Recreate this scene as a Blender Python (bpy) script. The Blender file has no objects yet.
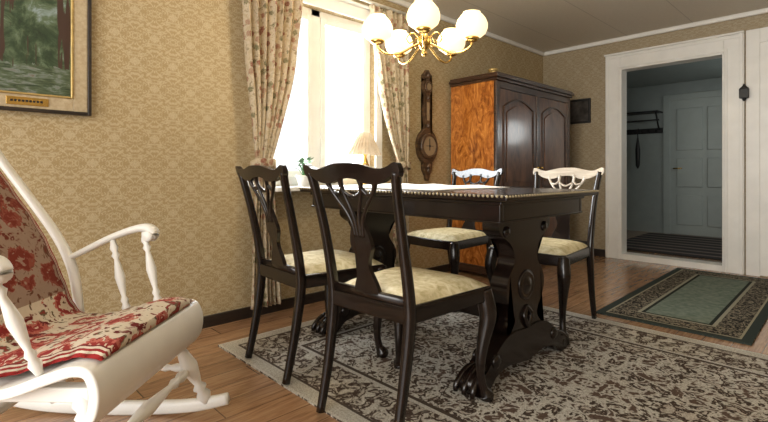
import bpy, bmesh, math, random
from mathutils import Vector, Matrix
random.seed(4)
S=bpy.context.scene
COL=S.collection
# ---------------------------------------------------------------- nodes
class G:
    def __init__(s,name):
        s.m=bpy.data.materials.new(name); s.m.use_nodes=True
        s.nt=s.m.node_tree; s.b=s.nt.nodes['Principled BSDF']
        s.tc=None
    def n(s,t,**kw):
        nd=s.nt.nodes.new(t)
        for k,v in kw.items(): setattr(nd,k,v)
        return nd
    def l(s,a,b): s.nt.links.new(a,b)
    def set(s,sock,v):
        if hasattr(v,'is_output') or isinstance(v,bpy.types.NodeSocket): s.l(v,sock)
        else: sock.default_value=v
    def obj(s):
        if not s.tc: s.tc=s.n('ShaderNodeTexCoord')
        return s.tc.outputs['Object']
    def map(s,v,scale=(1,1,1),rot=(0,0,0),loc=(0,0,0)):
        m=s.n('ShaderNodeMapping'); s.l(v,m.inputs[0])
        m.inputs['Scale'].default_value=scale; m.inputs['Rotation'].default_value=rot; m.inputs['Location'].default_value=loc
        return m.outputs[0]
    def noise(s,v,scale=5,detail=3,rough=.5,dist=0):
        n=s.n('ShaderNodeTexNoise'); s.l(v,n.inputs['Vector'])
        n.inputs['Scale'].default_value=scale;n.inputs['Detail'].default_value=detail
        n.inputs['Roughness'].default_value=rough;n.inputs['Distortion'].default_value=dist
        return n.outputs['Fac']
    def vor(s,v,scale=5,out='Distance',feature='F1'):
        n=s.n('ShaderNodeTexVoronoi',feature=feature); s.l(v,n.inputs['Vector']); n.inputs['Scale'].default_value=scale
        return n.outputs[out]
    def ma(s,op,a,b=0.0,c=0.0):
        n=s.n('ShaderNodeMath',operation=op); s.set(n.inputs[0],a); s.set(n.inputs[1],b); s.set(n.inputs[2],c)
        return n.outputs[0]
    def sep(s,v):
        n=s.n('ShaderNodeSeparateXYZ'); s.l(v,n.inputs[0]); return n.outputs
    def comb(s,x,y,z=0.0):
        n=s.n('ShaderNodeCombineXYZ'); s.set(n.inputs[0],x);s.set(n.inputs[1],y);s.set(n.inputs[2],z); return n.outputs[0]
    def ramp(s,f,stops,const=False):
        n=s.n('ShaderNodeValToRGB'); s.l(f,n.inputs[0]); cr=n.color_ramp
        if const: cr.interpolation='CONSTANT'
        while len(cr.elements)<len(stops): cr.elements.new(.5)
        for e,(p,c) in zip(cr.elements,stops):
            e.position=p; e.color=(*c,1) if len(c)==3 else c
        return n.outputs[0]
    def mix(s,f,a,b,mode='MIX'):
        n=s.n('ShaderNodeMix',data_type='RGBA',blend_type=mode)
        s.set(n.inputs[0],f)
        for i,v in ((6,a),(7,b)):
            if isinstance(v,tuple): n.inputs[i].default_value=(*v,1) if len(v)==3 else v
            else: s.l(v,n.inputs[i])
        return n.outputs[2]
    def bump(s,h,strength=.3,dist=.01):
        n=s.n('ShaderNodeBump'); s.l(h,n.inputs['Height']); n.inputs['Strength'].default_value=strength; n.inputs['Distance'].default_value=dist
        s.l(n.outputs[0],s.b.inputs['Normal'])
    def fin(s,col,rough=.5,metal=0,coat=0,spec=.5):
        if isinstance(col,tuple): s.b.inputs['Base Color'].default_value=(*col,1)
        else: s.l(col,s.b.inputs['Base Color'])
        s.set(s.b.inputs['Roughness'],rough); s.b.inputs['Metallic'].default_value=metal
        s.b.inputs['Coat Weight'].default_value=coat; s.b.inputs['Coat Roughness'].default_value=.12
        s.b.inputs['Specular IOR Level'].default_value=spec
        return s.m
def plain(name,c,rough=.5,metal=0,coat=0,var=.12,sc=8):
    g=G(name); f=g.noise(g.obj(),sc,4)
    a=tuple(x*(1-var) for x in c); b=tuple(min(1,x*(1+var)) for x in c)
    return g.fin(g.ramp(f,[(.3,a),(.7,b)]),rough,metal,coat)
def wood(name,dark,light,rough=.3,coat=.3,scale=(3,3,18),k=2.0,hi=None,spec=.5):
    g=G(name); v=g.map(g.obj(),scale)
    f=g.noise(v,k,6,.6,1.2)
    st=[(.3,dark),(.62,light)]
    if hi: st.append((.78,hi))
    return g.fin(g.ramp(f,st),rough,0,coat,spec)
def emis(name,c,s):
    g=G(name); g.b.inputs['Base Color'].default_value=(*c,1); g.b.inputs['Emission Color'].default_value=(*c,1); g.b.inputs['Emission Strength'].default_value=s
    return g.m

def wallpaper(name,base,light):
    g=G(name); x,y,z=g.sep(g.obj())
    u=g.ma('ADD',x,y); P=.20; Q=.28
    pu=g.ma('PINGPONG',u,P/2); pv=g.ma('PINGPONG',z,Q/2)
    qu=g.ma('SUBTRACT',P/2,pu); qv=g.ma('SUBTRACT',Q/2,pv)
    def two(sc,det,dist,w=0.0):
        a=g.noise(g.comb(pu,pv,w),sc,det,.55,dist); b=g.noise(g.comb(qu,qv,w),sc,det,.55,dist)
        return g.ma('ADD',a,b)
    nz=two(27,2,.9)
    og=g.ma('MULTIPLY',g.ma('COSINE',g.ma('MULTIPLY',u,2*math.pi/P)),g.ma('COSINE',g.ma('MULTIPLY',z,2*math.pi/Q)))
    val=g.ma('ADD',g.ma('MULTIPLY',nz,16.0),g.ma('MULTIPLY',og,1.9))
    s=g.ma('ADD',g.ma('MULTIPLY',g.ma('SINE',val),.5),.5)
    f=g.ramp(s,[(.36,(0,0,0)),(.62,(1,1,1))])
    nz2=two(50,1,.8,.3)
    s2=g.ma('ABSOLUTE',g.ma('SINE',g.ma('MULTIPLY',nz2,13)))
    col=g.mix(f,base,light)
    col=g.mix(g.ramp(s2,[(.0,(.55,)*3),(.35,(0,)*3)]),col,base)
    n2=g.noise(g.obj(),230,2)
    col=g.mix(g.ramp(n2,[(.38,(.0,)*3),(.68,(.42,)*3)]),col,tuple(c*.55 for c in base))
    return g.fin(col,.55)

M={}
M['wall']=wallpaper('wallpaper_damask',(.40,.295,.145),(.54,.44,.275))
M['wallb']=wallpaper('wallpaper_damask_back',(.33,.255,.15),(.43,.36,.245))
M['white']=plain('white_paint',(.80,.79,.75),.35,var=.04)
M['dkwood']=wood('dark_mahogany',(.003,.002,.0015),(.013,.007,.005),.22,.15,spec=.4)
M['glare_tint']=wood('painted_glare_wood',(.36,.31,.25),(.58,.52,.44),.3,.3)  # glare on a dark chair back, painted as a lighter wood colour
M['base']=wood('baseboard_dark',(.008,.006,.005),(.03,.02,.015),.4,.1)
M['brass']=plain('brass',(.75,.5,.16),.22,1,0,.1)
M['gold']=plain('gold_frame',(.55,.40,.16),.4,.6,0,.2,30)
M['black']=plain('black_iron',(.01,.01,.01),.5)
# ceiling
g=G('ceiling_paint'); n=g.noise(g.map(g.obj(),(1,6,1)),40,4)
x,y,z=g.sep(g.obj()); 
ln=g.ma('LESS_THAN',g.ma('PINGPONG',x,.3),.004)
c=g.ramp(n,[(.3,(.58,.53,.44)),(.7,(.68,.63,.53))]); M['ceil']=g.fin(g.mix(ln,c,(.45,.41,.34)),.6)
# floor
g=G('laminate_floor'); x,y,z=g.sep(g.obj()); W=.13
row=g.ma('FLOOR',g.ma('DIVIDE',x,W))
off=g.ma('MULTIPLY',g.ma('FRACT',g.ma('MULTIPLY',row,.618)),1.2)
ci=g.ma('FLOOR',g.ma('DIVIDE',g.ma('ADD',y,off),1.2))
wn=g.n('ShaderNodeTexWhiteNoise'); g.l(g.comb(row,ci),wn.inputs['Vector'])
gr=g.noise(g.map(g.obj(),(22,1.6,1)),3,6,.65,.8)
c=g.ramp(gr,[(.25,(.18,.085,.04)),(.5,(.40,.225,.12)),(.75,(.54,.35,.20))])
c=g.mix(.5,c,g.ramp(wn.outputs['Value'],[(0,(.62,.6,.58)),(1,(1.0,1.0,1.0))]),'MULTIPLY')
fx=g.ma('LESS_THAN',g.ma('FRACT',g.ma('DIVIDE',x,W)),.025)
fy=g.ma('LESS_THAN',g.ma('FRACT',g.ma('DIVIDE',g.ma('ADD',y,off),1.2)),.004)
c=g.mix(g.ma('MAXIMUM',fx,fy),c,(.10,.05,.025))
M['floor']=g.fin(c,.24,0,.3)
# big rug
def rugmat(name,x0,x1,y0,y1):
    g=G(name); x,y,z=g.sep(g.obj())
    cx,cy=(x0+x1)/2,(y0+y1)/2
    ax=g.ma('ABSOLUTE',g.ma('SUBTRACT',x,cx)); ay=g.ma('ABSOLUTE',g.ma('SUBTRACT',y,cy))
    dx=g.ma('SUBTRACT',(x1-x0)/2,ax); dy=g.ma('SUBTRACT',(y1-y0)/2,ay)
    return g,ax,ay,g.ma('MINIMUM',dx,dy)
g,ax,ay,d=rugmat('persian_rug_wool',-2.42,.7,1.08,3.03)
v=g.comb(ax,ay)
big=g.noise(v,5.0,2,.5,.6)
n1=g.noise(v,14,3,.6,.9)
leafn=g.noise(v,42,2,.5,.5)
f1=g.ma('ADD',g.ma('MULTIPLY',big,.8),g.ma('MULTIPLY',g.ma('SUBTRACT',n1,.5),1.9))
f1=g.ma('ADD',f1,g.ma('MULTIPLY',g.ma('SUBTRACT',leafn,.5),.6))
field=g.ramp(f1,[(.16,(.12,.08,.06)),(.22,(.42,.38,.32)),(.34,(.60,.57,.50)),(.44,(.50,.47,.40)),(.475,(.11,.08,.06)),(.55,(.04,.027,.021)),(.62,(.14,.10,.075)),(.68,(.50,.45,.38))])
bn=g.noise(v,18,3,.6,.9)
border=g.ramp(bn,[(.36,(.56,.53,.46)),(.47,(.45,.41,.34)),(.50,(.08,.055,.042)),(.57,(.07,.047,.035)),(.62,(.45,.41,.34))])
c=g.mix(g.ma('LESS_THAN',d,.33),field,border)
for a,b,col in ((.315,.335,(.08,.06,.045)),(.295,.315,(.52,.49,.43)),(.075,.088,(.09,.07,.055)),(0,.075,(.50,.47,.40)),(.0,.012,(.58,.55,.48))):
    inb=g.ma('MULTIPLY',g.ma('GREATER_THAN',d,a),g.ma('LESS_THAN',d,b)); c=g.mix(inb,c,col)
fz=g.noise(g.obj(),150,3,.7); c=g.mix(.75,c,g.ramp(fz,[(.32,(.35,.35,.35)),(.68,(1.3,1.3,1.3))]),'MULTIPLY')
g.bump(fz,.5,.004); M['rug']=g.fin(c,.95,spec=.1)
# green rug
GX0,GX1,GY0,GY1=-.41,.41,-1.02,1.02
g,ax,ay,d=rugmat('green_rug_wool',GX0,GX1,GY0,GY1)
v=g.comb(ax,ay)
nf=g.noise(g.obj(),30,4)
c=g.ramp(nf,[(.3,(.11,.145,.115)),(.7,(.20,.235,.19))])
bb=g.noise(v,26,2,.5,1); bs=g.ma('SINE',g.ma('MULTIPLY',bb,26))
pat=g.ramp(g.ma('ADD',g.ma('MULTIPLY',bs,.5),.5),[(.35,(.018,.018,.017)),(.6,(.06,.05,.04)),(.85,(.24,.21,.155))])
c=g.mix(g.ma('LESS_THAN',d,.20),c,pat)
for a,b,col in ((.195,.215,(.30,.29,.22)),(.215,.235,(.02,.025,.02)),(.05,.062,(.3,.28,.2)),(0,.05,(.035,.045,.04))):
    inb=g.ma('MULTIPLY',g.ma('GREATER_THAN',d,a),g.ma('LESS_THAN',d,b)); c=g.mix(inb,c,col)
M['grug']=g.fin(c,.95,spec=.1)
# fabrics
def floral(name,ground,cols,sc,rough=.85,extra=None,thr=.33,transl=0):
    g=G(name); o=g.obj()
    w=g.n('ShaderNodeTexNoise'); g.l(o,w.inputs['Vector']); w.inputs['Scale'].default_value=sc*2.2
    wv=g.mix(.12/sc*2,o,w.outputs['Color'],'ADD')
    dd=g.vor(wv,sc); cc=g.vor(wv,sc,'Color')
    r=g.sep(cc)[0]
    pc=g.ramp(r,[(i/len(cols),c) for i,c in enumerate(cols)],True)
    pet=g.noise(o,sc*5,2,.5,1)
    m=g.ma('LESS_THAN',g.ma('ADD',dd,g.ma('MULTIPLY',pet,.5)),thr+.25)
    nb=g.noise(o,sc*1.7,3,.5,.5)
    gd=g.ramp(nb,ground)
    pv=g.noise(o,sc*7,2)
    pc=g.mix(g.ramp(pv,[(.4,(0,)*3),(.65,(.55,)*3)]),pc,ground[0][1])
    c=g.mix(m,gd,pc)
    g.fin(c,rough,spec=.2)
    if transl:
        t=g.n('ShaderNodeBsdfTranslucent'); g.l(c,t.inputs[0]); mx=g.n('ShaderNodeMixShader'); mx.inputs[0].default_value=transl
        out=g.nt.nodes['Material Output']; g.l(g.b.outputs[0],mx.inputs[1]); g.l(t.outputs[0],mx.inputs[2]); g.l(mx.outputs[0],out.inputs[0])
    return g.m
M['curtain']=floral('floral_curtain_fabric',[(.35,(.47,.375,.24)),(.55,(.57,.475,.34)),(.68,(.27,.21,.12))],[(.24,.075,.05),(.31,.14,.09),(.15,.14,.07),(.36,.21,.14)],19,transl=.16,thr=.36)
def cushionmat(name):
    g=G(name); o=g.obj(); x,y,z=g.sep(o)
    w=g.n('ShaderNodeTexNoise'); g.l(o,w.inputs['Vector']); w.inputs['Scale'].default_value=22
    wv=g.mix(.03,o,w.outputs['Color'],'ADD')
    sc=8.5
    dd=g.vor(wv,sc); cc=g.vor(wv,sc,'Color'); r=g.sep(cc)[0]
    pet=g.noise(o,45,2,.5,1)
    fl=g.ma('ADD',dd,g.ma('MULTIPLY',g.ma('SUBTRACT',pet,.5),.5))
    ringed=g.ramp(fl,[(0,(.10,.03,.02)),(.10,(.58,.47,.36)),(.24,(.25,.028,.025)),(.38,(.42,.12,.09)),(.46,(.17,.014,.014))],True)
    gd=g.ramp(g.noise(o,20,3,.6,.6),[(.38,(.13,.013,.012)),(.42,(.58,.50,.39)),(.56,(.62,.55,.44)),(.60,(.11,.09,.045)),(.66,(.24,.03,.026))])
    c=g.mix(g.ma('GREATER_THAN',fl,.46),ringed,gd)
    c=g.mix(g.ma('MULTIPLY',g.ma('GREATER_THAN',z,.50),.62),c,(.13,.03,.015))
    ed=g.ma('SUBTRACT',.275,g.ma('ABSOLUTE',x))
    st=g.ramp(g.ma('MULTIPLY',ed,20),[(0,(.28,.02,.02)),(.25,(.60,.53,.42)),(.4,(.25,.025,.025)),(.55,(.58,.5,.4)),(.68,(.14,.02,.02))],True)
    c=g.mix(g.ma('LESS_THAN',ed,.04),c,st)
    g.fin(c,.85,spec=.2); return g.m
M['redcloth']=cushionmat('red_floral_cushion')
g=G('seat_velvet'); n=g.noise(g.obj(),28,4,.6,.5)
M['seat']=g.fin(g.ramp(n,[(.32,(.40,.34,.17)),(.5,(.60,.53,.33)),(.68,(.73,.68,.50))]),.8)
g=G('lace_cloth'); n=g.vor(g.obj(),45); M['lace']=g.fin(g.ramp(n,[(.2,(.9,.9,.88)),(.6,(.82,.81,.78))]),.8)
# armoire
g=G('flame_veneer'); n=g.noise(g.map(g.obj(),(5,5,2.2)),3.0,6,.65,2.2)
M['flame']=g.fin(g.ramp(n,[(.28,(.09,.022,.005)),(.45,(.38,.12,.02)),(.6,(.60,.22,.04)),(.75,(.85,.42,.10))]),.25,0,.5)
M['armoire']=wood('armoire_walnut',(.045,.019,.010),(.17,.076,.038),.3,.4,(4,4,1.2),2.5)
M['cabdark']=wood('armoire_trim',(.022,.011,.006),(.075,.035,.019),.3,.4)
M['carved']=wood('carved_oak',(.03,.016,.009),(.11,.06,.03),.4,.2)
# hall paint
M['hall']=plain('hall_paint',(.27,.305,.29),.5,var=.05)
M['halld']=plain('hall_door_paint',(.33,.37,.35),.4,var=.04)
g=G('striped_rag_rug'); x,y,z=g.sep(g.obj()); s=g.ma('FRACT',g.ma('MULTIPLY',y,4.0))
M['rag']=g.fin(g.ramp(s,[(0,(.02,.017,.017)),(.45,(.10,.06,.045)),(.6,(.22,.18,.15)),(.8,(.04,.03,.03))],True),.9)
# painting
g=G('forest_painting'); x,y,z=g.sep(g.obj())
n=g.noise(g.obj(),9,6,.7,.6); tr=g.noise(g.map(g.obj(),(1,26,1.2)),1.6,2,.5,.4)
fol=g.ramp(n,[(.3,(.010,.018,.012)),(.45,(.035,.06,.03)),(.56,(.10,.14,.08)),(.70,(.30,.38,.40))])
c=g.mix(g.ma('GREATER_THAN',tr,.56),fol,(.055,.03,.022))
low=g.noise(g.map(g.obj(),(1,2,8)),7,5,.6,.5)
lc=g.ramp(low,[(.35,(.02,.035,.02)),(.5,(.08,.11,.06)),(.6,(.18,.21,.19)),(.75,(.13,.07,.04))])
hz=g.ma('ADD',z,g.ma('MULTIPLY',n,.12))
c=g.mix(g.ma('LESS_THAN',hz,1.50),c,lc); M['paint']=g.fin(c,.35)
g=G('frame_linen'); n=g.noise(g.map(g.obj(),(1,1,1)),60,4); M['linen']=g.fin(g.ramp(n,[(.3,(.38,.29,.17)),(.7,(.50,.41,.27))]),.6)
# glass
g=G('window_glass'); t=g.n('ShaderNodeBsdfTransparent'); gl=g.n('ShaderNodeBsdfGlossy'); gl.inputs['Roughness'].default_value=.02
mx=g.n('ShaderNodeMixShader'); mx.inputs[0].default_value=.06; g.l(t.outputs[0],mx.inputs[1]); g.l(gl.outputs[0],mx.inputs[2]); g.l(mx.outputs[0],g.nt.nodes['Material Output'].inputs[0]); M['glass']=g.m
M['globe']=emis('opal_glass_lit',(1,.80,.50),.95)
M['shade']=floral('lamp_shade_cloth',[(.3,(.42,.33,.22)),(.7,(.55,.45,.33))],[(.4,.32,.22),(.5,.4,.28)],10,transl=.22)
M['leaf']=plain('leaf_green',(.05,.16,.04),.45)
M['terra']=plain('terracotta',(.4,.16,.08),.7)
M['dial']=plain('dial_face',(.30,.22,.13),.4)
# ---------------------------------------------------------------- mesh helpers
def empty(name,loc=(0,0,0),rz=0):
    e=bpy.data.objects.new(name,None); e.location=loc; e.rotation_euler=(0,0,rz); e.empty_display_size=.1; COL.objects.link(e); return e
def mk(name,bm,mat,parent=None,smooth=False,bevel=0,seg=2):
    bmesh.ops.recalc_face_normals(bm,faces=bm.faces)
    me=bpy.data.meshes.new(name); bm.to_mesh(me); bm.free()
    for m in (mat if isinstance(mat,list) else [mat]): me.materials.append(m)
    o=bpy.data.objects.new(name,me); COL.objects.link(o)
    if parent: o.parent=parent
    if smooth:
        for p in me.polygons: p.use_smooth=True
    if bevel:
        b=o.modifiers.new('bev','BEVEL'); b.width=bevel; b.segments=seg; b.limit_method='ANGLE'; b.angle_limit=math.radians(40)
        for p in me.polygons: p.use_smooth=True
        try:
            o.modifiers.new('wn','WEIGHTED_NORMAL')
        except: pass
    return o
def abox(bm,a,b):
    x0,y0,z0=a;x1,y1,z1=b
    v=[bm.verts.new(p) for p in ((x0,y0,z0),(x1,y0,z0),(x1,y1,z0),(x0,y1,z0),(x0,y0,z1),(x1,y0,z1),(x1,y1,z1),(x0,y1,z1))]
    for f in ((0,3,2,1),(4,5,6,7),(0,1,5,4),(1,2,6,5),(2,3,7,6),(3,0,4,7)): bm.faces.new([v[i] for i in f])
def boxes(name,lst,mat,parent=None,bevel=0):
    bm=bmesh.new()
    for a,b in lst: abox(bm,a,b)
    return mk(name,bm,mat,parent,bevel=bevel)
def cat(pts,n=6):
    P=[Vector(p) for p in pts]; out=[]
    for i in range(len(P)-1):
        p0=P[max(i-1,0)];p1=P[i];p2=P[i+1];p3=P[min(i+2,len(P)-1)]
        for k in range(n):
            t=k/n
            out.append(.5*((2*p1)+(p2-p0)*t+(2*p0-5*p1+4*p2-p3)*t*t+(3*p1-p0-3*p2+p3)*t**3))
    out.append(P[-1]); return out
def aswp(bm,pts,sec,up=(0,0,1),scales=None,n=6):
    C=cat(pts,n) if n>1 else [Vector(p) for p in pts]
    if scales:
        sc=[v.x for v in cat([(s,0,0) for s in scales],n)] if n>1 else scales
    else: sc=[1]*len(C)
    up=Vector(up); rings=[]
    for i,c in enumerate(C):
        t=(C[min(i+1,len(C)-1)]-C[max(i-1,0)]).normalized()
        s=t.cross(up)
        if s.length<1e-4: s=Vector((1,0,0))
        s.normalize(); u=s.cross(t).normalized()
        rings.append([bm.verts.new(c+s*(a*sc[i])+u*(b*sc[i])) for a,b in sec])
    m=len(sec)
    for i in range(len(rings)-1):
        for j in range(m): bm.faces.new((rings[i][j],rings[i][(j+1)%m],rings[i+1][(j+1)%m],rings[i+1][j]))
    bm.faces.new(rings[0]); bm.faces.new(rings[-1][::-1])
def circ(r=1,n=10): return [(r*math.cos(2*math.pi*i/n),r*math.sin(2*math.pi*i/n)) for i in range(n)]
def rect(w,h,b=.25):
    x,y=w/2,h/2; k=min(x,y)*b
    return [(x-k,-y),(x,-y+k),(x,y-k),(x-k,y),(-x+k,y),(-x,y-k),(-x,-y+k),(-x+k,-y)]
def alathe(bm,prof,p0=(0,0,0),p1=(0,0,1),n=14,absolute=False):
    p0=Vector(p0);p1=Vector(p1);ax=p1-p0;L=ax.length;ax.normalize()
    s=ax.orthogonal().normalized(); u=ax.cross(s)
    rings=[]
    for r,t in prof:
        c=p0+ax*(t if absolute else t*L)
        rings.append([bm.verts.new(c+(s*math.cos(2*math.pi*k/n)+u*math.sin(2*math.pi*k/n))*max(r,.0004)) for k in range(n)])
    for i in range(len(rings)-1):
        for j in range(n): bm.faces.new((rings[i][j],rings[i][(j+1)%n],rings[i+1][(j+1)%n],rings[i+1][j]))
    bm.faces.new(rings[0]);bm.faces.new(rings[-1][::-1])
def aoutline(bm,pts,th,f):
    A=[bm.verts.new(f(a,b,-th/2)) for a,b in pts]; B=[bm.verts.new(f(a,b,th/2)) for a,b in pts]
    n=len(pts)
    for i in range(n): bm.faces.new((A[i],A[(i+1)%n],B[(i+1)%n],B[i]))
    fa=bm.faces.new(A[::-1]); fb=bm.faces.new(B)
    bmesh.ops.triangulate(bm,faces=[fa,fb])
def sphere(bm,c,r,sc=(1,1,1),n=12):
    m=Matrix.Translation(c)@Matrix.Diagonal((r*sc[0],r*sc[1],r*sc[2],1))
    bmesh.ops.create_uvsphere(bm,u_segments=n,v_segments=max(6,n*2//3),radius=1,matrix=m)
def smooth2d(pts,n=5,closed=False):
    return [(v.x,v.y) for v in cat([(a,b,0) for a,b in pts],n)]
# ---------------------------------------------------------------- room
XL,YB,H=-2.77,5.34,2.40
XR=1.7; Y0=-2.2
WY0,WY1,WZ0,WZ1=1.55,2.54,.84,2.13
def wallbox(y0,y1,z0,z1): return ((XL-.14,y0,z0),(XL,y1,z1))
boxes('wall_left',[wallbox(Y0,WY0,0,H),wallbox(WY1,YB+.12,0,H),wallbox(WY0,WY1,0,WZ0),wallbox(WY0,WY1,WZ1,H)],M['wall'])
DX0,DX1,DZ=-1.87,-.953,2.057
bb=lambda x0,x1,z0,z1:((x0,YB,z0),(x1,YB+.12,z1))
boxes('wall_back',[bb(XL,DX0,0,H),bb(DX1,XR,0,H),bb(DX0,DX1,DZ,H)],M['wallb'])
boxes('wall_right',[((XR,Y0,0),(XR+.1,YB+.12,H))],M['wallb'])
boxes('floor',[((XL-.14,Y0,-.1),(XR+.1,YB+.12,0))],M['floor'])
boxes('ceiling',[((XL-.14,Y0,H),(XR+.1,YB+.12,H+.1))],M['ceil'])
boxes('baseboard_left',[((XL,Y0,0),(XL+.018,3.5,.07))],M['base'],bevel=.004)
boxes('baseboard_back',[((XL,YB-.018,0),(-2.03,YB,.08))],M['base'],bevel=.004)
boxes('trim_1',[((XL,Y0,H-.045),(XL+.03,YB,H))],M['white'],bevel=.01)
boxes('trim_2',[((XL+.03,YB-.03,H-.045),(XR,YB,H))],M['white'],bevel=.01)
# window
w=empty('window_1')
fr=[]
x0,x1=XL-.10,XL-.05
WM=2.0
for a,b in ((WY0,WY0+.04),(WY1-.05,WY1),(WM-.04,WM+.04)): fr.append(((x0,a,WZ0),(x1,b,WZ1)))
for a,b in ((WZ0,WZ0+.06),(WZ1-.05,WZ1)): fr.append(((x0,WY0,a),(x1,WY1,b)))
boxes('frame',fr,M['white'],w,.004)
sf=[]
for a,b in ((WY0+.04,WM-.04),(WM+.04,WY1-.05)):
    sf+=[((x0+.01,a,WZ0+.06),(x1+.012,a+.04,WZ1-.05)),((x0+.01,b-.04,WZ0+.06),(x1+.012,b,WZ1-.05)),((x0+.01,a+.04,WZ0+.06),(x1+.012,b-.04,WZ0+.11)),((x0+.01,a+.04,WZ1-.095),(x1+.012,b-.04,WZ1-.05))]
boxes('sashes',sf,M['white'],w,.004)
boxes('glass',[((XL-.082,WY0+.05,WZ0+.07),(XL-.078,WY1-.06,WZ1-.06))],M['glass'],w)
boxes('casing',[((XL,WY0-.06,WZ0-.03),(XL+.02,WY0,WZ1+.09)),((XL,WY1,WZ0-.03),(XL+.02,WY1+.07,WZ1+.09)),((XL,WY0,WZ1),(XL+.02,WY1,WZ1+.09)),((XL,WY0-.08,WZ1+.09),(XL+.05,WY1+.09,WZ1+.11))],M['white'],w,.004)
boxes('sill',[((XL-.05,WY0-.0,WZ0-.03),(XL+.17,WY1+.0,WZ0))],M['white'],w,.006)
# curtain
rodz=2.25
c=empty('curtain_rod'); bm=bmesh.new(); alathe(bm,[(.012,0),(.012,1)],(XL+.10,WY0-.28,rodz),(XL+.10,WY1+.42,rodz)); sphere(bm,(XL+.10,WY0-.28,rodz),.022); sphere(bm,(XL+.10,WY1+.42,rodz),.022)
for yy in (WY0-.22,WY1+.38): alathe(bm,[(.007,0),(.007,1)],(XL,yy,rodz),(XL+.10,yy,rodz),8)
mk('rod',bm,M['white'],c,True)
def curtain(name,rows,nf,ta,tb):
    par=empty(name)
    bm=bmesh.new(); C=cat([(a,b,0) for _,a,b,_ in rows],5); Z=cat([(r[0],r[3],0) for r in rows],5)
    N=nf*10; gr=[]
    for cc,zz in zip(C,Z):
        row=[]
        for i in range(N+1):
            t=i/N; ph=2*math.pi*nf*t
            yy=cc.x+(cc.y-cc.x)*t+.006*math.sin(ph*2+zz.x*3)
            row.append(bm.verts.new((XL+.10+zz.y*math.sin(ph+.5*math.sin(zz.x*2.5))+zz.y*.3*math.sin(ph*.37),yy,zz.x)))
        gr.append(row)
    for i in range(len(gr)-1):
        for j in range(N): bm.faces.new((gr[i][j],gr[i][j+1],gr[i+1][j+1],gr[i+1][j]))
    o=mk('cloth',bm,M['curtain'],par,True)
    s=o.modifiers.new('s','SOLIDIFY'); s.thickness=.003
    bm=bmesh.new(); cy=(ta+tb)/2; L=[(XL+.10+.05*math.cos(t),cy+(.082)*math.sin(t),.98+.02*math.cos(t)) for t in [i*2*math.pi/16 for i in range(17)]]
    aswp(bm,L,rect(.01,.05),n=1); mk('tieback',bm,M['curtain'],par,True)
curtain('curtain',[(2.232,1.34,1.80,.028),(2.0,1.355,1.79,.028),(1.6,1.38,1.73,.028),(1.3,1.41,1.64,.026),(1.05,1.43,1.56,.022),(.98,1.44,1.54,.02),(.8,1.43,1.57,.024),(.4,1.41,1.60,.026),(.08,1.40,1.62,.028)],7,1.43,1.55)
curtain('curtain.001',[(2.232,2.40,2.84,.028),(2.0,2.44,2.84,.028),(1.6,2.51,2.83,.028),(1.3,2.59,2.83,.026),(1.05,2.69,2.82,.022),(.98,2.71,2.81,.02),(.8,2.68,2.82,.024),(.4,2.66,2.83,.026),(.08,2.65,2.84,.028)],7,2.70,2.82)
# door in back wall
d=empty('door_1')
tr=.155
boxes('casing',[((DX0-tr,YB-.025,0),(DX0,YB,DZ+tr)),((DX1,YB-.025,0),(DX1+tr,YB,DZ+tr)),((DX0,YB-.025,DZ),(DX1,YB,DZ+tr)),
 ((DX0-tr-.01,YB-.04,DZ+tr),(DX1+tr,YB,DZ+tr+.02))],M['white'],d,.005)
boxes('casing_mould',[((DX0-.03,YB-.034,0),(DX0-.008,YB-.025,DZ+.01)),((DX0-tr+.01,YB-.036,0),(DX0-tr+.035,YB-.025,DZ+tr)),((DX1+.008,YB-.034,0),(DX1+.03,YB-.025,DZ+.01)),((DX1+tr-.035,YB-.036,0),(DX1+tr-.01,YB-.025,DZ+tr)),((DX0-.03,YB-.034,DZ+.008),(DX1+.03,YB-.025,DZ+.03)),((DX0-tr+.035,YB-.036,DZ+tr-.035),(DX1+tr-.035,YB-.025,DZ+tr-.01))],M['white'],d,.003)
boxes('jamb',[((DX0-.001,YB-.02,0),(DX0+.012,YB+.14,DZ)),((DX1-.012,YB-.02,0),(DX1+.001,YB+.14,DZ)),((DX0,YB-.02,DZ-.012),(DX1,YB+.14,DZ+.001)),((DX0+.012,YB-.02,0),(DX1-.012,YB+.14,.06))],M['white'],d,.003)
# neighbouring white door
d2=empty('door_2'); a=DX1+tr+.012
boxes('casing',[((a,YB-.022,0),(a+.10,YB,2.23)),((a+.9,YB-.022,0),(a+1.0,YB,2.23)),((a+.1,YB-.022,2.10),(a+.9,YB,2.23))],M['white'],d2,.004)
boxes('slab',[((a+.1,YB-.012,.01),(a+.9,YB-.001,2.10))],M['white'],d2)
boxes('panels',[((a+.1+px,YB-.024,z0),(a+.1+px+.26,YB-.012,z1)) for px in (.09,.45) for z0,z1 in ((.15,.75),(.88,1.98))],M['white'],d2,.006)
bm=bmesh.new(); alathe(bm,[(.008,0),(.008,.5),(.022,.6),(.025,.9),(.01,1)],(a+.84,YB-.012,1.02),(a+.84,YB-.07,1.02)); mk('knob',bm,M['brass'],d2,True)
# wall lantern (small black)
e=empty('wall_hook_lantern'); bx=-.80; bz=1.66
boxes('body',[((bx-.03,YB-.075,bz-.05),(bx+.04,YB-.026,bz+.04))],M['black'],e,.006)
bm=bmesh.new(); alathe(bm,[(.035,0),(.012,.6),(.006,1)],(bx+.005,YB-.05,bz+.04),(bx+.005,YB-.05,bz+.08)); alathe(bm,[(.02,0),(.006,1)],(bx+.005,YB-.05,bz-.05),(bx+.005,YB-.05,bz-.075)); mk('cap',bm,M['black'],e,True)
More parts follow.
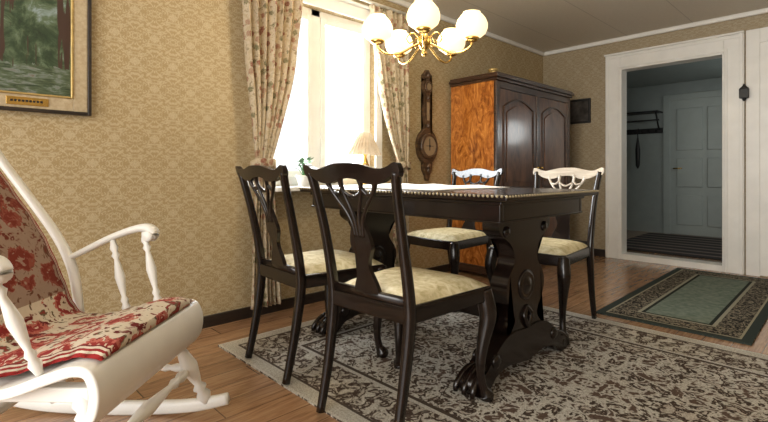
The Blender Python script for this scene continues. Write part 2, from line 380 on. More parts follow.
# hallway
HY=8.1; HX0,HX1=-3.3,.4; HS=YB+.12
boxes('floor_hall',[((HX0,HS,-.1),(HX1,HY,0))],M['floor'])
boxes('ceiling_hall',[((HX0-.1,HS,2.3),(HX1+.1,HY+.1,2.4))],M['hall'])
boxes('wall_hall_back',[((HX0,HY,0),(HX1,HY+.1,2.3))],M['hall'])
boxes('wall_hall_left',[((HX0-.1,HS,0),(HX0,HY+.1,2.3)),((HX0,HS,0),(XL-.14,HS+.05,2.3))],M['hall'])
boxes('wall_hall_right',[((HX1,HS,0),(HX1+.1,HY+.1,2.3))],M['hall'])
d3=empty('door_3'); ax0,ax1=-2.12,-1.22
boxes('casing',[((ax0-.09,HY-.03,0),(ax0,HY,2.12)),((ax1,HY-.03,0),(ax1+.09,HY,2.12)),((ax0,HY-.03,2.03),(ax1,HY,2.12))],M['halld'],d3,.004)
boxes('slab',[((ax0,HY-.015,.01),(ax1,HY-.001,2.03))],M['halld'],d3)
boxes('panels',[((ax0+px,HY-.032,z0),(ax0+px+.33,HY-.015,z1)) for px in (.09,.48) for z0,z1 in ((.15,.6),(.72,1.15),(1.27,1.9))],M['halld'],d3,.01)
bm=bmesh.new(); alathe(bm,[(.01,0),(.01,1)],(ax0+.06,HY-.015,1.0),(ax0+.06,HY-.07,1.0)); alathe(bm,[(.01,0),(.008,1)],(ax0+.06,HY-.07,1.0),(ax0+.17,HY-.07,1.0)); mk('handle',bm,M['brass'],d3,True)
cr=empty('coat_rack')
boxes('shelf',[((-2.95,HY-.27,1.86),(-2.22,HY,1.88)),((-2.95,HY-.03,1.55),(-2.22,HY,1.63))],M['black'],cr,.004)
bm=bmesh.new()
for xx in (-2.93,-2.26): aswp(bm,[(xx,HY-.02,1.6),(xx,HY-.1,1.66),(xx,HY-.22,1.86)],circ(.012,8))
for i in range(6):
    xx=-2.85+i*.11; aswp(bm,[(xx,HY-.02,1.6),(xx,HY-.08,1.57),(xx,HY-.11,1.62)],circ(.009,6))
alathe(bm,[(.012,0),(.012,1)],(-2.95,HY-.2,1.74),(-2.22,HY-.2,1.74),8)
mk('hooks',bm,M['black'],cr,True)
bm=bmesh.new(); alathe(bm,[(.008,0),(.03,.1),(.035,.6),(.012,.95),(.008,1)],(-2.55,HY-.1,1.0),(-2.55,HY-.1,1.5),10); aswp(bm,[(-2.55,HY-.1,1.5),(-2.55,HY-.1,1.6),(-2.55,HY-.06,1.63),(-2.55,HY-.04,1.6)],circ(.008,6)); mk('hanging_umbrella',bm,M['black'],cr,True)
boxes('hall_rag_rug',[((-2.35,6.0,0),(-.6,7.95,.012))],M['rag'])
# ---------------------------------------------------------------- rugs
boxes('persian_rug',[((-2.42,1.08,0),(.7,3.03,.008))],M['rug'])
o=boxes('green_rug',[((GX0,GY0,0),(GX1,GY1,.010))],M['grug']); o.location=(-.87,4.17,0); o.rotation_euler=(0,0,math.radians(1))
# ---------------------------------------------------------------- table
TO=.0105
T=empty('dining_table',(-1.65,1.975,TO)); TZ=.836
hx,hy=.70,.425
bm=bmesh.new(); abox(bm,(-hx,-hy,TZ-.028),(hx,hy,TZ)); mk('top',bm,M['dkwood'],T,bevel=.006)
boxes('apron',[((-hx+.06,-hy+.05,TZ-.115),(hx-.06,-hy+.075,TZ-.028)),((-hx+.06,hy-.075,TZ-.115),(hx-.06,hy-.05,TZ-.028)),((-hx+.06,-hy+.075,TZ-.115),(-hx+.085,hy-.075,TZ-.028)),((hx-.085,-hy+.075,TZ-.115),(hx-.06,hy-.075,TZ-.028)),
 ((-hx+.05,-hy+.04,TZ-.045),(hx-.05,hy-.04,TZ-.029)),((-hx+.055,-hy+.043,TZ-.118),(hx-.055,-hy+.055,TZ-.108)),((hx-.068,-hy+.05,TZ-.118),(hx-.055,hy-.05,TZ-.108))],M['dkwood'],T,.004)
bm=bmesh.new(); st=.021
def bead(x,y):
    bmesh.ops.create_icosphere(bm,subdivisions=1,radius=.0070,matrix=Matrix.Translation((x,y,TZ-.007))@Matrix.Diagonal((1,1,.9,1)))
k=int(2*hx/st)
for i in range(k+1): bead(-hx+i*2*hx/k,-hy); bead(-hx+i*2*hx/k,hy)
k=int(2*hy/st)
for i in range(1,k): bead(hx,-hy+i*2*hy/k); bead(-hx,-hy+i*2*hy/k)
M['beads']=plain('gilt_rope_edge',(.34,.28,.17),.4)
mk('rope_edge',bm,M['beads'],T,True)
half=[(.23,.715),(.23,.67),(.20,.64),(.135,.60),(.105,.55),(.11,.50),(.15,.455),(.17,.40),(.155,.34),(.115,.29),(.10,.25),(.13,.21),(.17,.19)]
hs=smooth2d(half,4)
outline=[(a,b) for a,b in hs]+[(-a,b) for a,b in hs[::-1]]
fh=[(0,.20),(.12,.205),(.20,.185),(.28,.13),(.34,.085),(.385,.075),(.41,.055),(.41,.025),(.39,.004),(.33,.004),(.30,.02),(.25,.055),(.16,.07),(.08,.06),(0,.05)]
fs=[(a,max(b,.001)) for a,b in smooth2d(fh,4)]
foot=[(a,b) for a,b in fs]+[(-a,b) for a,b in fs[::-1][1:-1]]
for i,tx in enumerate((-.52,.50)):
    bm=bmesh.new()
    aoutline(bm,outline,.085,lambda a,b,s,tx=tx:(tx+s,a,b))
    mk('trestle_%d'%(i+1),bm,M['dkwood'],T,bevel=.012,seg=3)
    bm=bmesh.new(); aoutline(bm,foot,.10,lambda a,b,s,tx=tx:(tx+s,a,b)); mk('foot_%d'%(i+1),bm,M['dkwood'],T,bevel=.016,seg=3)
    bm=bmesh.new()
    for sg in (-1,1):
        sphere(bm,(tx,sg*.37,.044),.042,(1.3,1.15,1),14)
        for q in (-.035,0,.035): aswp(bm,[(tx+q*.8,sg*.30,.10),(tx+q,sg*.36,.09),(tx+q*1.2,sg*.415,.045),(tx+q*1.2,sg*.425,.014)],circ(.014,8),n=4,scales=[.8,1,1,.7])
    for side in (-1,1):
        alathe(bm,[(.07,0),(.07,.3),(.055,.45),(.05,.35),(.03,.6),(.012,.95),(0,1)],(tx+side*.04,0,.40),(tx+side*.062,0,.40),18)
        for sg in (-1,1):
            alathe(bm,[(.032,0),(.03,.6),(.012,1)],(tx+side*.045,sg*.26,.115),(tx+side*.062,sg*.26,.115),14)
            alathe(bm,[(.026,0),(.024,.6),(.01,1)],(tx+side*.04,sg*.17,.66),(tx+side*.054,sg*.17,.66),14)
        aswp(bm,[(tx+side*.043,0,.30),(tx+side*.05,-.03,.26),(tx+side*.05,0,.21)],circ(.012,8)); aswp(bm,[(tx+side*.043,0,.30),(tx+side*.05,.03,.26),(tx+side*.05,0,.21)],circ(.012,8))
    mk('carving_%d'%(i+1),bm,M['dkwood'],T,True)
boxes('stretcher',[((-.50,-.03,.20),(.48,.03,.27)),((-.50,-.045,.265),(.48,.045,.285))],M['dkwood'],T,.006)
boxes('top_cleats',[((-.6,-.36,TZ-.12),(-.44,.36,TZ-.10)),((.42,-.36,TZ-.12),(.58,.36,TZ-.10))],M['dkwood'],T,.004)
# runner: slightly rumpled cloth lying on the top
bm=bmesh.new(); nx,ny=60,30; RX,RY=.44,.33; tp={};bt={}
for i in range(nx+1):
    for j in range(ny+1):
        u=i/nx*2-1; v=j/ny*2-1
        x=u*RX+.006*math.sin(v*40)*(abs(u)>.98); y=v*RY+.006*math.sin(u*55)*(abs(v)>.96)
        e=(1-abs(u)**8)*(1-abs(v)**8)
        z=.003+e*(.006+.004*math.sin(u*9+v*3)+.003*math.sin(v*13-u*4))
        tp[i,j]=bm.verts.new((x,y,z)); bt[i,j]=bm.verts.new((x,y,0))
for i in range(nx):
    for j in range(ny):
        bm.faces.new((tp[i,j],tp[i+1,j],tp[i+1,j+1],tp[i,j+1])); bm.faces.new((bt[i,j],bt[i,j+1],bt[i+1,j+1],bt[i+1,j]))
for i in range(nx):
    bm.faces.new((tp[i,0],bt[i,0],bt[i+1,0],tp[i+1,0])); bm.faces.new((tp[i,ny],tp[i+1,ny],bt[i+1,ny],bt[i,ny]))
for j in range(ny):
    bm.faces.new((tp[0,j],tp[0,j+1],bt[0,j+1],bt[0,j])); bm.faces.new((tp[nx,j],bt[nx,j],bt[nx,j+1],tp[nx,j+1]))
o=mk('table_runner',bm,M['lace'],None,True); o.location=(-1.86,2.02,TZ+TO+.0008)
# ---------------------------------------------------------------- dining chairs
def yb(z): 
    t=max(0,(z-.47)/.46); return -.10*t**1.25
def build_chair(parent):
    dk=M['dkwood']
    for i,s in enumerate((-1,1)):
        bm=bmesh.new(); aswp(bm,[(s*.19,-.07,0),(s*.19,-.03,.18),(s*.193,0,.38),(s*.194,yb(.5),.5),(s*.197,yb(.7),.7),(s*.206,yb(.85),.85),(s*.216,yb(.92),.922)],rect(.030,.036,.4),up=(0,1,0),scales=[.85,1,1.15,1.1,.95,.9,.9],n=5)
        mk('rear_post_%d'%(i+1),bm,dk,parent,True)
        bm=bmesh.new()
        aswp(bm,[(s*.225,.435,.45),(s*.232,.445,.39),(s*.236,.45,.33),(s*.222,.432,.22),(s*.216,.425,.12),(s*.222,.435,.05),(s*.23,.447,.02),(s*.23,.447,0)],circ(1,12),up=(0,1,0),scales=[.032,.036,.034,.024,.018,.019,.030,.026],n=5)
        mk('front_leg_%d'%(i+1),bm,dk,parent,True)
    bm=bmesh.new()
    tr=[(-.20,-.015),(.20,-.015),(.248,.45),(.20,.468),(0,.475),(-.20,.468),(-.248,.45)]
    A=[bm.verts.new((a,b,.40)) for a,b in tr]; B=[bm.verts.new((a,b,.462)) for a,b in tr]
    for i in range(len(tr)): bm.faces.new((A[i],A[(i+1)%7],B[(i+1)%7],B[i]))
    bm.faces.new(A[::-1]);bm.faces.new(B); mk('seat_rail',bm,dk,parent,bevel=.008)
    bm=bmesh.new(); nx,ny=14,14; top={}
    for i in range(nx+1):
        for j in range(ny+1):
            u=i/nx*2-1; v=j/ny; y=.005+v*.445; hw=.187+v*.052
            e=(1-abs(u)**5)*(1-abs(2*v-1)**5)
            top[i,j]=bm.verts.new((u*hw,y+.012*(1-u*u)*v,.461+.040*max(e,0)**.5))
    for i in range(nx):
        for j in range(ny): bm.faces.new((top[i,j],top[i+1,j],top[i+1,j+1],top[i,j+1]))
    mk('seat_cushion',bm,M['seat'],parent,True)
    bm=bmesh.new(); k=.9
    UP=smooth2d([(0,.953),(.06*k,.951),(.12*k,.940),(.17*k,.932),(.21*k,.937),(.245*k,.951),(.262*k,.949),(.268*k,.930)],4)
    LO=smooth2d([(0,.900),(.05*k,.895),(.10*k,.880),(.15*k,.880),(.19*k,.890),(.215*k,.903),(.235*k,.908),(.258*k,.905),(.268*k,.922)],4)
    pts=[(-a,b) for a,b in UP[::-1]]+UP[1:]+LO[::-1]+[(-a,b) for a,b in LO[1:]]
    def fc(a,b,s): return (a,yb(b)+s-.012*(1-(a/.242)**2),b)
    aoutline(bm,pts,.024,fc); mk('crest_rail',bm,dk,parent,bevel=.004)
    bm=bmesh.new()
    for k in (-2,-1,1,2):
        s=1 if k>0 else -1; q=abs(k)
        if q==2: pts=[(s*.120,.895),(s*.113,.865),(s*.085,.825),(s*.048,.78),(s*.026,.735),(s*.020,.69)]
        else: pts=[(s*.048,.905),(s*.050,.875),(s*.040,.835),(s*.022,.79),(s*.010,.74),(s*.008,.69)]
        aswp(bm,[(a,yb(b)-.006,b) for a,b in pts],rect(.018,.018,.5),up=(0,1,0),scales=[1.3,.9,.75,.75,.9,1],n=5)
        if q==1: aswp(bm,[(s*.050,yb(.86)-.004,.862),(s*.072,yb(.845),.842),(s*.098,yb(.85)-.004,.848)],rect(.012,.016,.5),up=(0,1,0),n=5)
    aswp(bm,[(-.045,yb(.85)-.004,.852),(0,yb(.83),.832),(.045,yb(.85)-.004,.852)],rect(.012,.016,.5),up=(0,1,0),n=5)
    mk('splat_ribs',bm,dk,parent,True)
    vs=smooth2d([(.026,.75),(.038,.715),(.050,.68),(.052,.65),(.036,.615),(.026,.59),(.030,.56),(.05,.52),(.062,.485),(.062,.465)],4)
    bm=bmesh.new(); aoutline(bm,vs+[(-a,b) for a,b in vs[::-1]],.018,lambda a,b,s:(a,yb(b)+s,b)); mk('splat_vase',bm,dk,parent,bevel=.004)
    bm=bmesh.new(); aswp(bm,[(-.195,0,.475),(.195,0,.475)],rect(.022,.03,.4),n=1); mk('back_rung',bm,dk,parent,True)
def copychair(src,name,loc,rz,glare_tint=False):
    e=empty(name,loc,rz)
    for ch in src.children:
        o=ch.copy(); o.parent=e; COL.objects.link(o)
        if glare_tint and ch.name.split('.')[0] in ('crest_rail','splat_ribs'):
            o.data=ch.data.copy(); o.data.materials[0]=M['glare_tint']  # glare put into the colour of crest rail and ribs
    return e
R=math.radians; TC=.0125
c1=empty('dining_chair',(-1.275,1.14,TC),R(4)); build_chair(c1)
copychair(c1,'dining_chair.001',(-1.945,1.17,TC),R(-3))
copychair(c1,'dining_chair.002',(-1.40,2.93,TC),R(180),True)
copychair(c1,'dining_chair.003',(-2.13,2.93,TC),R(178))
# ---------------------------------------------------------------- armoire
A_=empty('armoire'); x0,x1,y0,y1=XL+.025,-2.245,3.50,4.93
boxes('body',[((x0,y0+.02,.08),(x1-.02,y1,1.74))],M['armoire'],A_)
boxes('side_panel',[((x0,y0,.10),(x1-.03,y0+.02,1.74))],M['flame'],A_)
boxes('frame',[((x1-.03,y0-.004,.08),(x1,y0+.05,1.74)),((x1-.03,y1-.05,.08),(x1,y1+.004,1.74)),((x1-.03,y0+.05,.08),(x1,y1-.05,.20)),((x1-.03,y0+.05,1.68),(x1,y1-.05,1.74)),((x1-.02,4.20,.2),(x1+.006,4.25,1.68))],M['cabdark'],A_,.005)
boxes('cornice',[((x0,y0-.02,1.74),(x1+.02,y1+.02,1.765)),((x0,y0-.035,1.765),(x1+.035,y1+.03,1.79)),((x0,y0-.02,1.79),(x1+.02,y1+.02,1.81))],M['cabdark'],A_,.006)
boxes('plinth',[((x0,y0-.01,.03),(x1+.01,y1+.01,.09))],M['cabdark'],A_,.006)
boxes('doors',[((x1-.02,y0+.055,.205),(x1-.004,4.198,1.675)),((x1-.02,4.252,.205),(x1-.004,y1-.055,1.675))],M['armoire'],A_,.003)
bm=bmesh.new()
def arch(ya,yb_,za,zb):
    pts=[(ya,za),(yb_,za),(yb_,zb-.08)]
    for i in range(1,12):
        t=i/12; yy=yb_-(yb_-ya)*t; pts.append((yy,zb-.08+.08*math.sin(math.pi*t)))
    pts.append((ya,zb-.08)); return pts
for ya,yb2 in ((y0+.12,4.135),(4.315,y1-.12)):
    for za,zb,ar in ((.28,.72,0),(.80,1.60,1)):
        P=arch(ya,yb2,za,zb) if ar else [(ya,za),(yb2,za),(yb2,zb),(ya,zb)]
        L=[(x1-.002,a,b) for a,b in P]; L.append(L[0]); aswp(bm,L,rect(.018,.022),up=(1,0,0),n=1)
mk('door_mouldings',bm,M['cabdark'],A_)
bm=bmesh.new()
for ya,yb2 in ((y0+.16,4.095),(4.355,y1-.16)):
    for za,zb,ar in ((.33,.67,0),(.85,1.55,1)):
        P=arch(ya,yb2,za,zb) if ar else [(ya,za),(yb2,za),(yb2,zb),(ya,zb)]
        aoutline(bm,P,.016,lambda a,b,s:(x1-.002+s,a,b))
mk('door_panels',bm,M['armoire'],A_,bevel=.006)
bm=bmesh.new()
for fx in (x0+.05,x1-.03):
    for fy in (y0+.04,y1-.04): alathe(bm,[(.025,0),(.045,.35),(.04,.8),(.05,1)],(fx,fy,0),(fx,fy,.035))
mk('bun_feet',bm,M['cabdark'],A_,True)
bm=bmesh.new()
for ky in (4.185,4.265): alathe(bm,[(.015,0),(.006,.3),(.014,.7),(.004,1)],(x1,ky,.98),(x1+.035,ky,.98),12)
mk('knobs',bm,M['brass'],A_,True)
bm=bmesh.new(); alathe(bm,[(.03,0),(.045,.1),(.02,.3),(.045,.6),(.05,.8),(.03,1)],(x1-.10,y0+.10,1.811),(x1-.10,y0+.10,1.87),16); mk('brass_bowl',bm,M['gold'],None,True)
# ---------------------------------------------------------------- barometer
Bm=empty('wall_barometer',(XL,3.157,0))
half=[(.012,1.85),(.03,1.825),(.055,1.80),(.035,1.775),(.02,1.765),(.052,1.74),(.058,1.70),(.048,1.66),(.026,1.62),(.032,1.57),(.045,1.50),(.04,1.42),(.028,1.36),(.038,1.325),(.055,1.31),(.10,1.27),(.128,1.21),(.13,1.16),(.115,1.09),(.075,1.04),(.045,1.02),(.058,.99),(.05,.95),(.025,.91),(.018,.88),(.006,.86)]
hs=smooth2d(half,3); bm=bmesh.new(); aoutline(bm,hs+[(-a,b) for a,b in hs[::-1]],.035,lambda a,b,s:(.0195+s,a,b)); mk('backboard',bm,M['carved'],Bm,bevel=.008)
bm=bmesh.new()
alathe(bm,[(.105,0),(.115,.3),(.11,.8),(.09,1),(.088,.5)],(.035,0,1.17),(.065,0,1.17),28)
alathe(bm,[(.045,0),(.05,.4),(.035,1),(.03,.6)],(.035,0,1.70),(.055,0,1.70),20)
for z in (1.80,1.60,1.35,.99,.95): sphere(bm,(.04,0,z),.02,(1,1,1.3),10)
mk('carving',bm,M['carved'],Bm,True)
bm=bmesh.new(); alathe(bm,[(.086,0),(.086,1)],(.04,0,1.17),(.056,0,1.17),28); alathe(bm,[(.03,0),(.03,1)],(.04,0,1.70),(.051,0,1.70),20); abox(bm,(.036,-.015,1.40),(.042,.015,1.56)); mk('dial',bm,M['dial'],Bm)
bm=bmesh.new(); abox(bm,(.056,-.004,1.13),(.059,.004,1.235)); abox(bm,(.056,-.05,1.168),(.058,.05,1.172)); sphere(bm,(.058,0,1.17),.01); mk('hand',bm,M['black'],Bm)
# small dark picture on back wall
e=empty('small_picture'); 
boxes('frame',[((-2.44,YB-.025,1.50),(-2.415,YB,1.78)),((-2.215,YB-.025,1.50),(-2.19,YB,1.78)),((-2.415,YB-.025,1.50),(-2.215,YB,1.525)),((-2.415,YB-.025,1.755),(-2.215,YB,1.78))],M['black'],e,.004)
M['dkpic']=plain('dark_print',(.05,.045,.04),.3,0,0,.8,14)
boxes('print',[((-2.415,YB-.012,1.525),(-2.215,YB-.002,1.755))],M['dkpic'],e)
# ---------------------------------------------------------------- painting on left wall
P=empty('framed_painting'); ya,yb3,za,zb=-.38,.559,1.22,1.98
def framebox(x0,x1,ya,yb,za,zb,w): return [((x0,ya,za),(x1,ya+w,zb)),((x0,yb-w,za),(x1,yb,zb)),((x0,ya+w,za),(x1,yb-w,za+w)),((x0,ya+w,zb-w),(x1,yb-w,zb))]
boxes('outer_frame',framebox(XL,XL+.035,ya,yb3,za,zb,.016),M['base'],P,.003)
boxes('liner',framebox(XL,XL+.028,ya+.016,yb3-.016,za+.016,zb-.016,.062),M['linen'],P,.003)
boxes('gold_lip',framebox(XL,XL+.034,ya+.078,yb3-.078,za+.078,zb-.078,.010),M['gold'],P,.003)
boxes('canvas',[((XL+.002,ya+.086,za+.086),(XL+.016,yb3-.086,zb-.086))],M['paint'],P)
boxes('name_plate',[((XL+.028,.22,za+.028),(XL+.032,.38,za+.066))],M['brass'],P,.001)
boxes('name_plate_engraving',[((XL+.0321,.235+i*.014,za+.043),(XL+.0325,.245+i*.014,za+.053)) for i in range(9)],M['black'],P)
# ---------------------------------------------------------------- chandelier
CX,CY=-1.685,1.915; DZC=-.03
ch=empty('chandelier',(CX,CY,0),R(46.3))
bm=bmesh.new()
alathe(bm,[(.008,0),(.008,1)],(0,0,1.72),(0,0,2.34),8)
alathe(bm,[(.01,0),(.05,.15),(.06,.8),(.062,1)],(0,0,2.33),(0,0,2.40),20)
alathe(bm,[(0,0),(.012,.04),(.018,.09),(.008,.14),(.024,.22),(.036,.34),(.038,.45),(.022,.58),(.012,.65),(.024,.75),(.012,.9),(.01,1)],(0,0,1.595+DZC),(0,0,1.80+DZC),18)
glb=[]
for i in range(5):
    an=R(-96+72*i); cx,sx=math.cos(an),math.sin(an)
    p=[(.02,1.67),(.07,1.645),(.14,1.605),(.21,1.60),(.255,1.625),(.262,1.655)]
    aswp(bm,[(r*cx,r*sx,z+DZC) for r,z in p],circ(.006,8),n=5)
    p=[(.03,1.70),(.07,1.72),(.10,1.69),(.085,1.665),(.065,1.675)]
    aswp(bm,[(r*cx,r*sx,z+DZC) for r,z in p],circ(.004,6),n=5)
    gx,gy=.262*cx,.262*sx
    alathe(bm,[(.008,0),(.028,.2),(.040,.6),(.036,.8),(.025,1)],(gx,gy,1.645+DZC),(gx,gy,1.675+DZC),16)
    glb.append((gx,gy))
mk('brass_frame',bm,M['brass'],ch,True)
bm=bmesh.new()
for gx,gy in glb:
    alathe(bm,[(.028,0),(.052,.05),(.073,.18),(.082,.36),(.082,.54),(.073,.72),(.057,.88),(.045,.96),(.046,1)],(gx,gy,1.667+DZC),(gx,gy,1.80+DZC),24)
mk('glass_shades',bm,M['globe'],ch,True)
# ---------------------------------------------------------------- window sill things
L=empty('table_lamp',(XL+.09,2.36,.84))
bm=bmesh.new(); alathe(bm,[(.055,0),(.055,.04),(.02,.1),(.035,.25),(.042,.42),(.025,.6),(.012,.75),(.012,1)],(0,0,0),(0,0,.28),18); mk('base',bm,M['brass'],L,True)
bm=bmesh.new(); n=48; ra=[];rb=[]
for i in range(n):
    t=2*math.pi*i/n; k=1+.03*(-1)**i
    ra.append(bm.verts.new((.085*k*math.cos(t),.15*k*math.sin(t),.23))); rb.append(bm.verts.new((.04*k*math.cos(t),.05*k*math.sin(t),.40)))
for i in range(n): bm.faces.new((ra[i],ra[(i+1)%n],rb[(i+1)%n],rb[i]))
mk('pleated_shade',bm,M['shade'],L)
pl=empty('potted_plant',(XL+.09,1.80,.84))
bm=bmesh.new(); alathe(bm,[(.035,0),(.05,.8),(.055,.82),(.055,1),(.045,1),(.045,.85)],(0,0,0),(0,0,.075),18); mk('pot',bm,M['white'],pl,True)
bm=bmesh.new()
for i in range(26):
    a_=random.uniform(0,6.28); r=random.uniform(.03,.10); z=random.uniform(.10,.19)
    c0=Vector((0,0,.06)); c1_=Vector((min(r*math.cos(a_),.09)*.8,r*math.sin(a_),z))
    aswp(bm,[c0,(c0+c1_)/2+Vector((0,0,.02)),c1_],circ(.0025,5),n=2)
    sd=Vector((-math.sin(a_),math.cos(a_),0))*.022; f=Vector((math.cos(a_),math.sin(a_),random.uniform(-.3,.6)))*.035
    v=[bm.verts.new(c1_-f*.5),bm.verts.new(c1_+sd),bm.verts.new(c1_+f),bm.verts.new(c1_-sd)]; bm.faces.new(v)
mk('leaves',bm,M['leaf'],pl)
# ---------------------------------------------------------------- rocking chair
RC=empty('rocking_chair',(-1.563,.475,0),R(-45)); wp=M['white']
def turned(bm,p0,p1,r=.02,n=12):
    pr=[(.55,0),(.7,.04),(1.0,.10),(.6,.15),(.9,.19),(.5,.24),(.8,.35),(1.15,.5),(.8,.64),(.5,.74),(.95,.79),(.55,.83),(1.0,.89),(.7,.95),(.55,1)]
    alathe(bm,[(a*r,t) for a,t in pr],p0,p1,n)
prof=cat([(0,-.50,.405),(0,-.38,.385),(0,-.22,.39),(0,-.10,.43),(0,-.03,.452),(0,.02,.442),(0,.042,.39),(0,.036,.33),(0,.01,.29)],5)
bm=bmesh.new(); th=.028; ou=[];inn=[]
for i,p in enumerate(prof):
    t=(prof[min(i+1,len(prof)-1)]-prof[max(i-1,0)]).normalized(); nrm=Vector((0,-t.z,t.y))
    ou.append((p.y,p.z)); q=p-nrm*th; inn.append((q.y,q.z))
pp=ou+inn[::-1]
A=[bm.verts.new((-.315,a,b)) for a,b in pp];B=[bm.verts.new((.315,a,b)) for a,b in pp]; k=len(ou)
for i in range(len(pp)): bm.faces.new((A[i],A[(i+1)%len(pp)],B[(i+1)%len(pp)],B[i]))
for V in (A,B):
    for i in range(k-1): bm.faces.new((V[i],V[i+1],V[2*k-2-i],V[2*k-1-i]))
mk('seat',bm,wp,RC,bevel=.006)
boxes('under_frame',[((-.26,-.44,.335),(-.22,-.02,.375)),((.22,-.44,.335),(.26,-.02,.375)),((-.22,-.46,.33),(.22,-.42,.37))],wp,RC,.005)
for i,s in enumerate((-1,1)):
    bm=bmesh.new(); aswp(bm,[(s*.33,.13,.065),(s*.33,0,.038),(s*.33,-.2,.026),(s*.33,-.4,.026),(s*.33,-.62,.04),(s*.33,-.85,.085),(s*.33,-1.0,.135)],rect(.032,.044,.4),n=6,scales=[.9,1,1.1,1.1,1.1,1,.8]); mk('rocker_%d'%(i+1),bm,wp,RC,True)
    bm=bmesh.new(); turned(bm,(s*.24,-.05,.36),(s*.33,.05,.05),.027); mk('front_leg_%d'%(i+1),bm,wp,RC,True)
    bm=bmesh.new(); turned(bm,(s*.24,-.40,.36),(s*.33,-.55,.04),.026); mk('rear_leg_%d'%(i+1),bm,wp,RC,True)
    bm=bmesh.new(); turned(bm,(s*.285,0,.20),(s*.285,-.475,.20),.016); mk('side_stretcher_%d'%(i+1),bm,wp,RC,True)
    bm=bmesh.new(); aswp(bm,[(s*.29,-.42,.40),(s*.315,-.465,.56),(s*.33,-.54,.69),(s*.33,-.65,.84),(s*.33,-.76,.985),(s*.325,-.85,1.13),(s*.32,-.91,1.28)],rect(.030,.036,.6),up=(1,0,0),n=6,scales=[.9,1.05,1,.95,.95,.9,.9]); mk('back_stile_%d'%(i+1),bm,wp,RC,True)
    bm=bmesh.new(); aswp(bm,[(s*.322,-.49,.60),(s*.335,-.43,.63),(s*.345,-.33,.68),(s*.35,-.24,.712),(s*.35,-.19,.716),(s*.35,-.165,.695),(s*.35,-.175,.67)],rect(.042,.024,.7),n=6,scales=[.8,.95,1,1.15,1.25,1.1,.8]); alathe(bm,[(.016,0),(.021,.1),(.021,.9),(.016,1)],(s*.35-.03,-.182,.686),(s*.35+.03,-.182,.686),14); mk('arm_%d'%(i+1),bm,wp,RC,True)
    bm=bmesh.new(); turned(bm,(s*.295,-.12,.425),(s*.345,-.205,.70),.016); turned(bm,(s*.295,-.24,.395),(s*.34,-.325,.67),.016); mk('arm_spindles_%d'%(i+1),bm,wp,RC,True)
bm=bmesh.new(); turned(bm,(-.285,-.005,.19),(.285,-.005,.19),.020); turned(bm,(-.285,-.475,.19),(.285,-.475,.19),.018); mk('cross_stretchers',bm,wp,RC,True)
bm=bmesh.new()
cr=smooth2d([(0,1.40),(.1,1.39),(.2,1.355),(.30,1.345),(.36,1.33),(.37,1.29),(.34,1.24),(.2,1.22),(0,1.21)],4)
aoutline(bm,cr+[(-a,b) for a,b in cr[::-1][1:-1]],.03,lambda a,b,s:(a,-.91+s-(b-1.28)*.35,b)); mk('crest_rail',bm,wp,RC,bevel=.006)
bm=bmesh.new()
for k in range(-2,3):
    aswp(bm,[(k*.10,-.45,.40),(k*.105,-.51,.60),(k*.11,-.64,.83),(k*.115,-.79,1.05),(k*.115,-.89,1.24)],circ(.011,8),up=(1,0,0),n=5)
mk('back_spindles',bm,wp,RC,True)
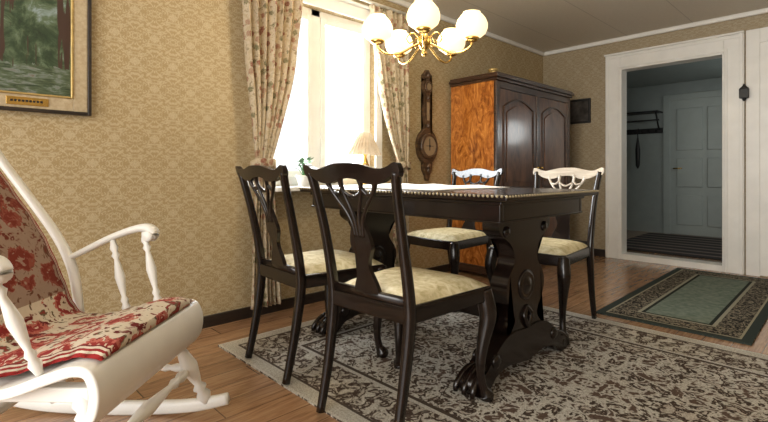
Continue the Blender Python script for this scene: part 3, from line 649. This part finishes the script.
def cloth(name,path,hw,th,mat):
    C=cat(path,8); bm=bmesh.new(); T_=[];B_=[]; N=16
    for i,p in enumerate(C):
        t=(C[min(i+1,len(C)-1)]-C[max(i-1,0)]).normalized(); nr=Vector((0,-t.z,t.y)); 
        if nr.z<0 and abs(nr.z)>.2: nr=-nr
        if nr.y<0 and abs(nr.z)<=.2: nr=-nr
        a=[];b=[]
        for j in range(N+1):
            u=j/N*2-1; e=(1-abs(u)**6)
            if i in (0,len(C)-1): e*=.3
            a.append(bm.verts.new(Vector((u*hw,0,0))+p+nr*(th*e+.002*math.sin(i*1.3+j)))); b.append(bm.verts.new(Vector((u*hw,0,0))+p))
        T_.append(a);B_.append(b)
    m=len(C)
    for i in range(m-1):
        for j in range(N):
            bm.faces.new((T_[i][j],T_[i][j+1],T_[i+1][j+1],T_[i+1][j])); bm.faces.new((B_[i][j],B_[i+1][j],B_[i+1][j+1],B_[i][j+1]))
        bm.faces.new((T_[i][0],T_[i+1][0],B_[i+1][0],B_[i][0])); bm.faces.new((T_[i][N],B_[i][N],B_[i+1][N],T_[i+1][N]))
    for i in (0,m-1):
        for j in range(N): bm.faces.new((T_[i][j],B_[i][j],B_[i][j+1],T_[i][j+1]))
    return mk(name,bm,mat,RC,True)
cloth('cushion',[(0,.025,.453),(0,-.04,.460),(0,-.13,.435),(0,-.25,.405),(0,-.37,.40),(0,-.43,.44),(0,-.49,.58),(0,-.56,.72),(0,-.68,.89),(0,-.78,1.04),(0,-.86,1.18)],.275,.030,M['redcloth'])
# ---------------------------------------------------------------- lights
def area(name,loc,rot,sx,sy,en,col):
    l=bpy.data.lights.new(name,'AREA'); l.shape='RECTANGLE'; l.size=sx; l.size_y=sy; l.energy=en; l.color=col
    o=bpy.data.objects.new(name,l); o.location=loc; o.rotation_euler=rot; COL.objects.link(o); return o
area('daylight_window',(XL-.45,2.0,1.55),(0,R(-90),0),1.6,1.5,210,(.93,.97,1.0))
area('rear_fill_light',(-.3,Y0-.3,1.5),(R(97),0,0),3.2,1.8,112,(1,.97,.91))  # added fill light behind the camera, no window is there
def point(name,loc,en,col,r=.08):
    l=bpy.data.lights.new(name,'POINT'); l.energy=en; l.color=col; l.shadow_soft_size=r
    o=bpy.data.objects.new(name,l); o.location=loc; COL.objects.link(o)
point('chandelier_bulb',(CX,CY,1.95),18,(1,.82,.55),.12)
point('hall_fill_light',(-.35,6.9,1.6),14,(.95,.99,.98),.2)  # added unseen fill to brighten the hall, no fixture modelled
W=bpy.data.worlds.new('World'); S.world=W; W.use_nodes=True
nt=W.node_tree; bg=nt.nodes['Background']; bg.inputs[0].default_value=(.97,.98,1,1); bg.inputs[1].default_value=1.35
# ---------------------------------------------------------------- camera
cam=bpy.data.cameras.new('camera'); co=bpy.data.objects.new('camera',cam); COL.objects.link(co)
co.location=(0,0,.93); co.rotation_euler=(R(90),0,R(46.3)); cam.sensor_width=36; cam.lens=36*465/768; cam.shift_y=-38/768; cam.clip_start=.02
S.camera=co
S.view_settings.view_transform='Standard'; S.view_settings.look='None'; S.view_settings.exposure=.32
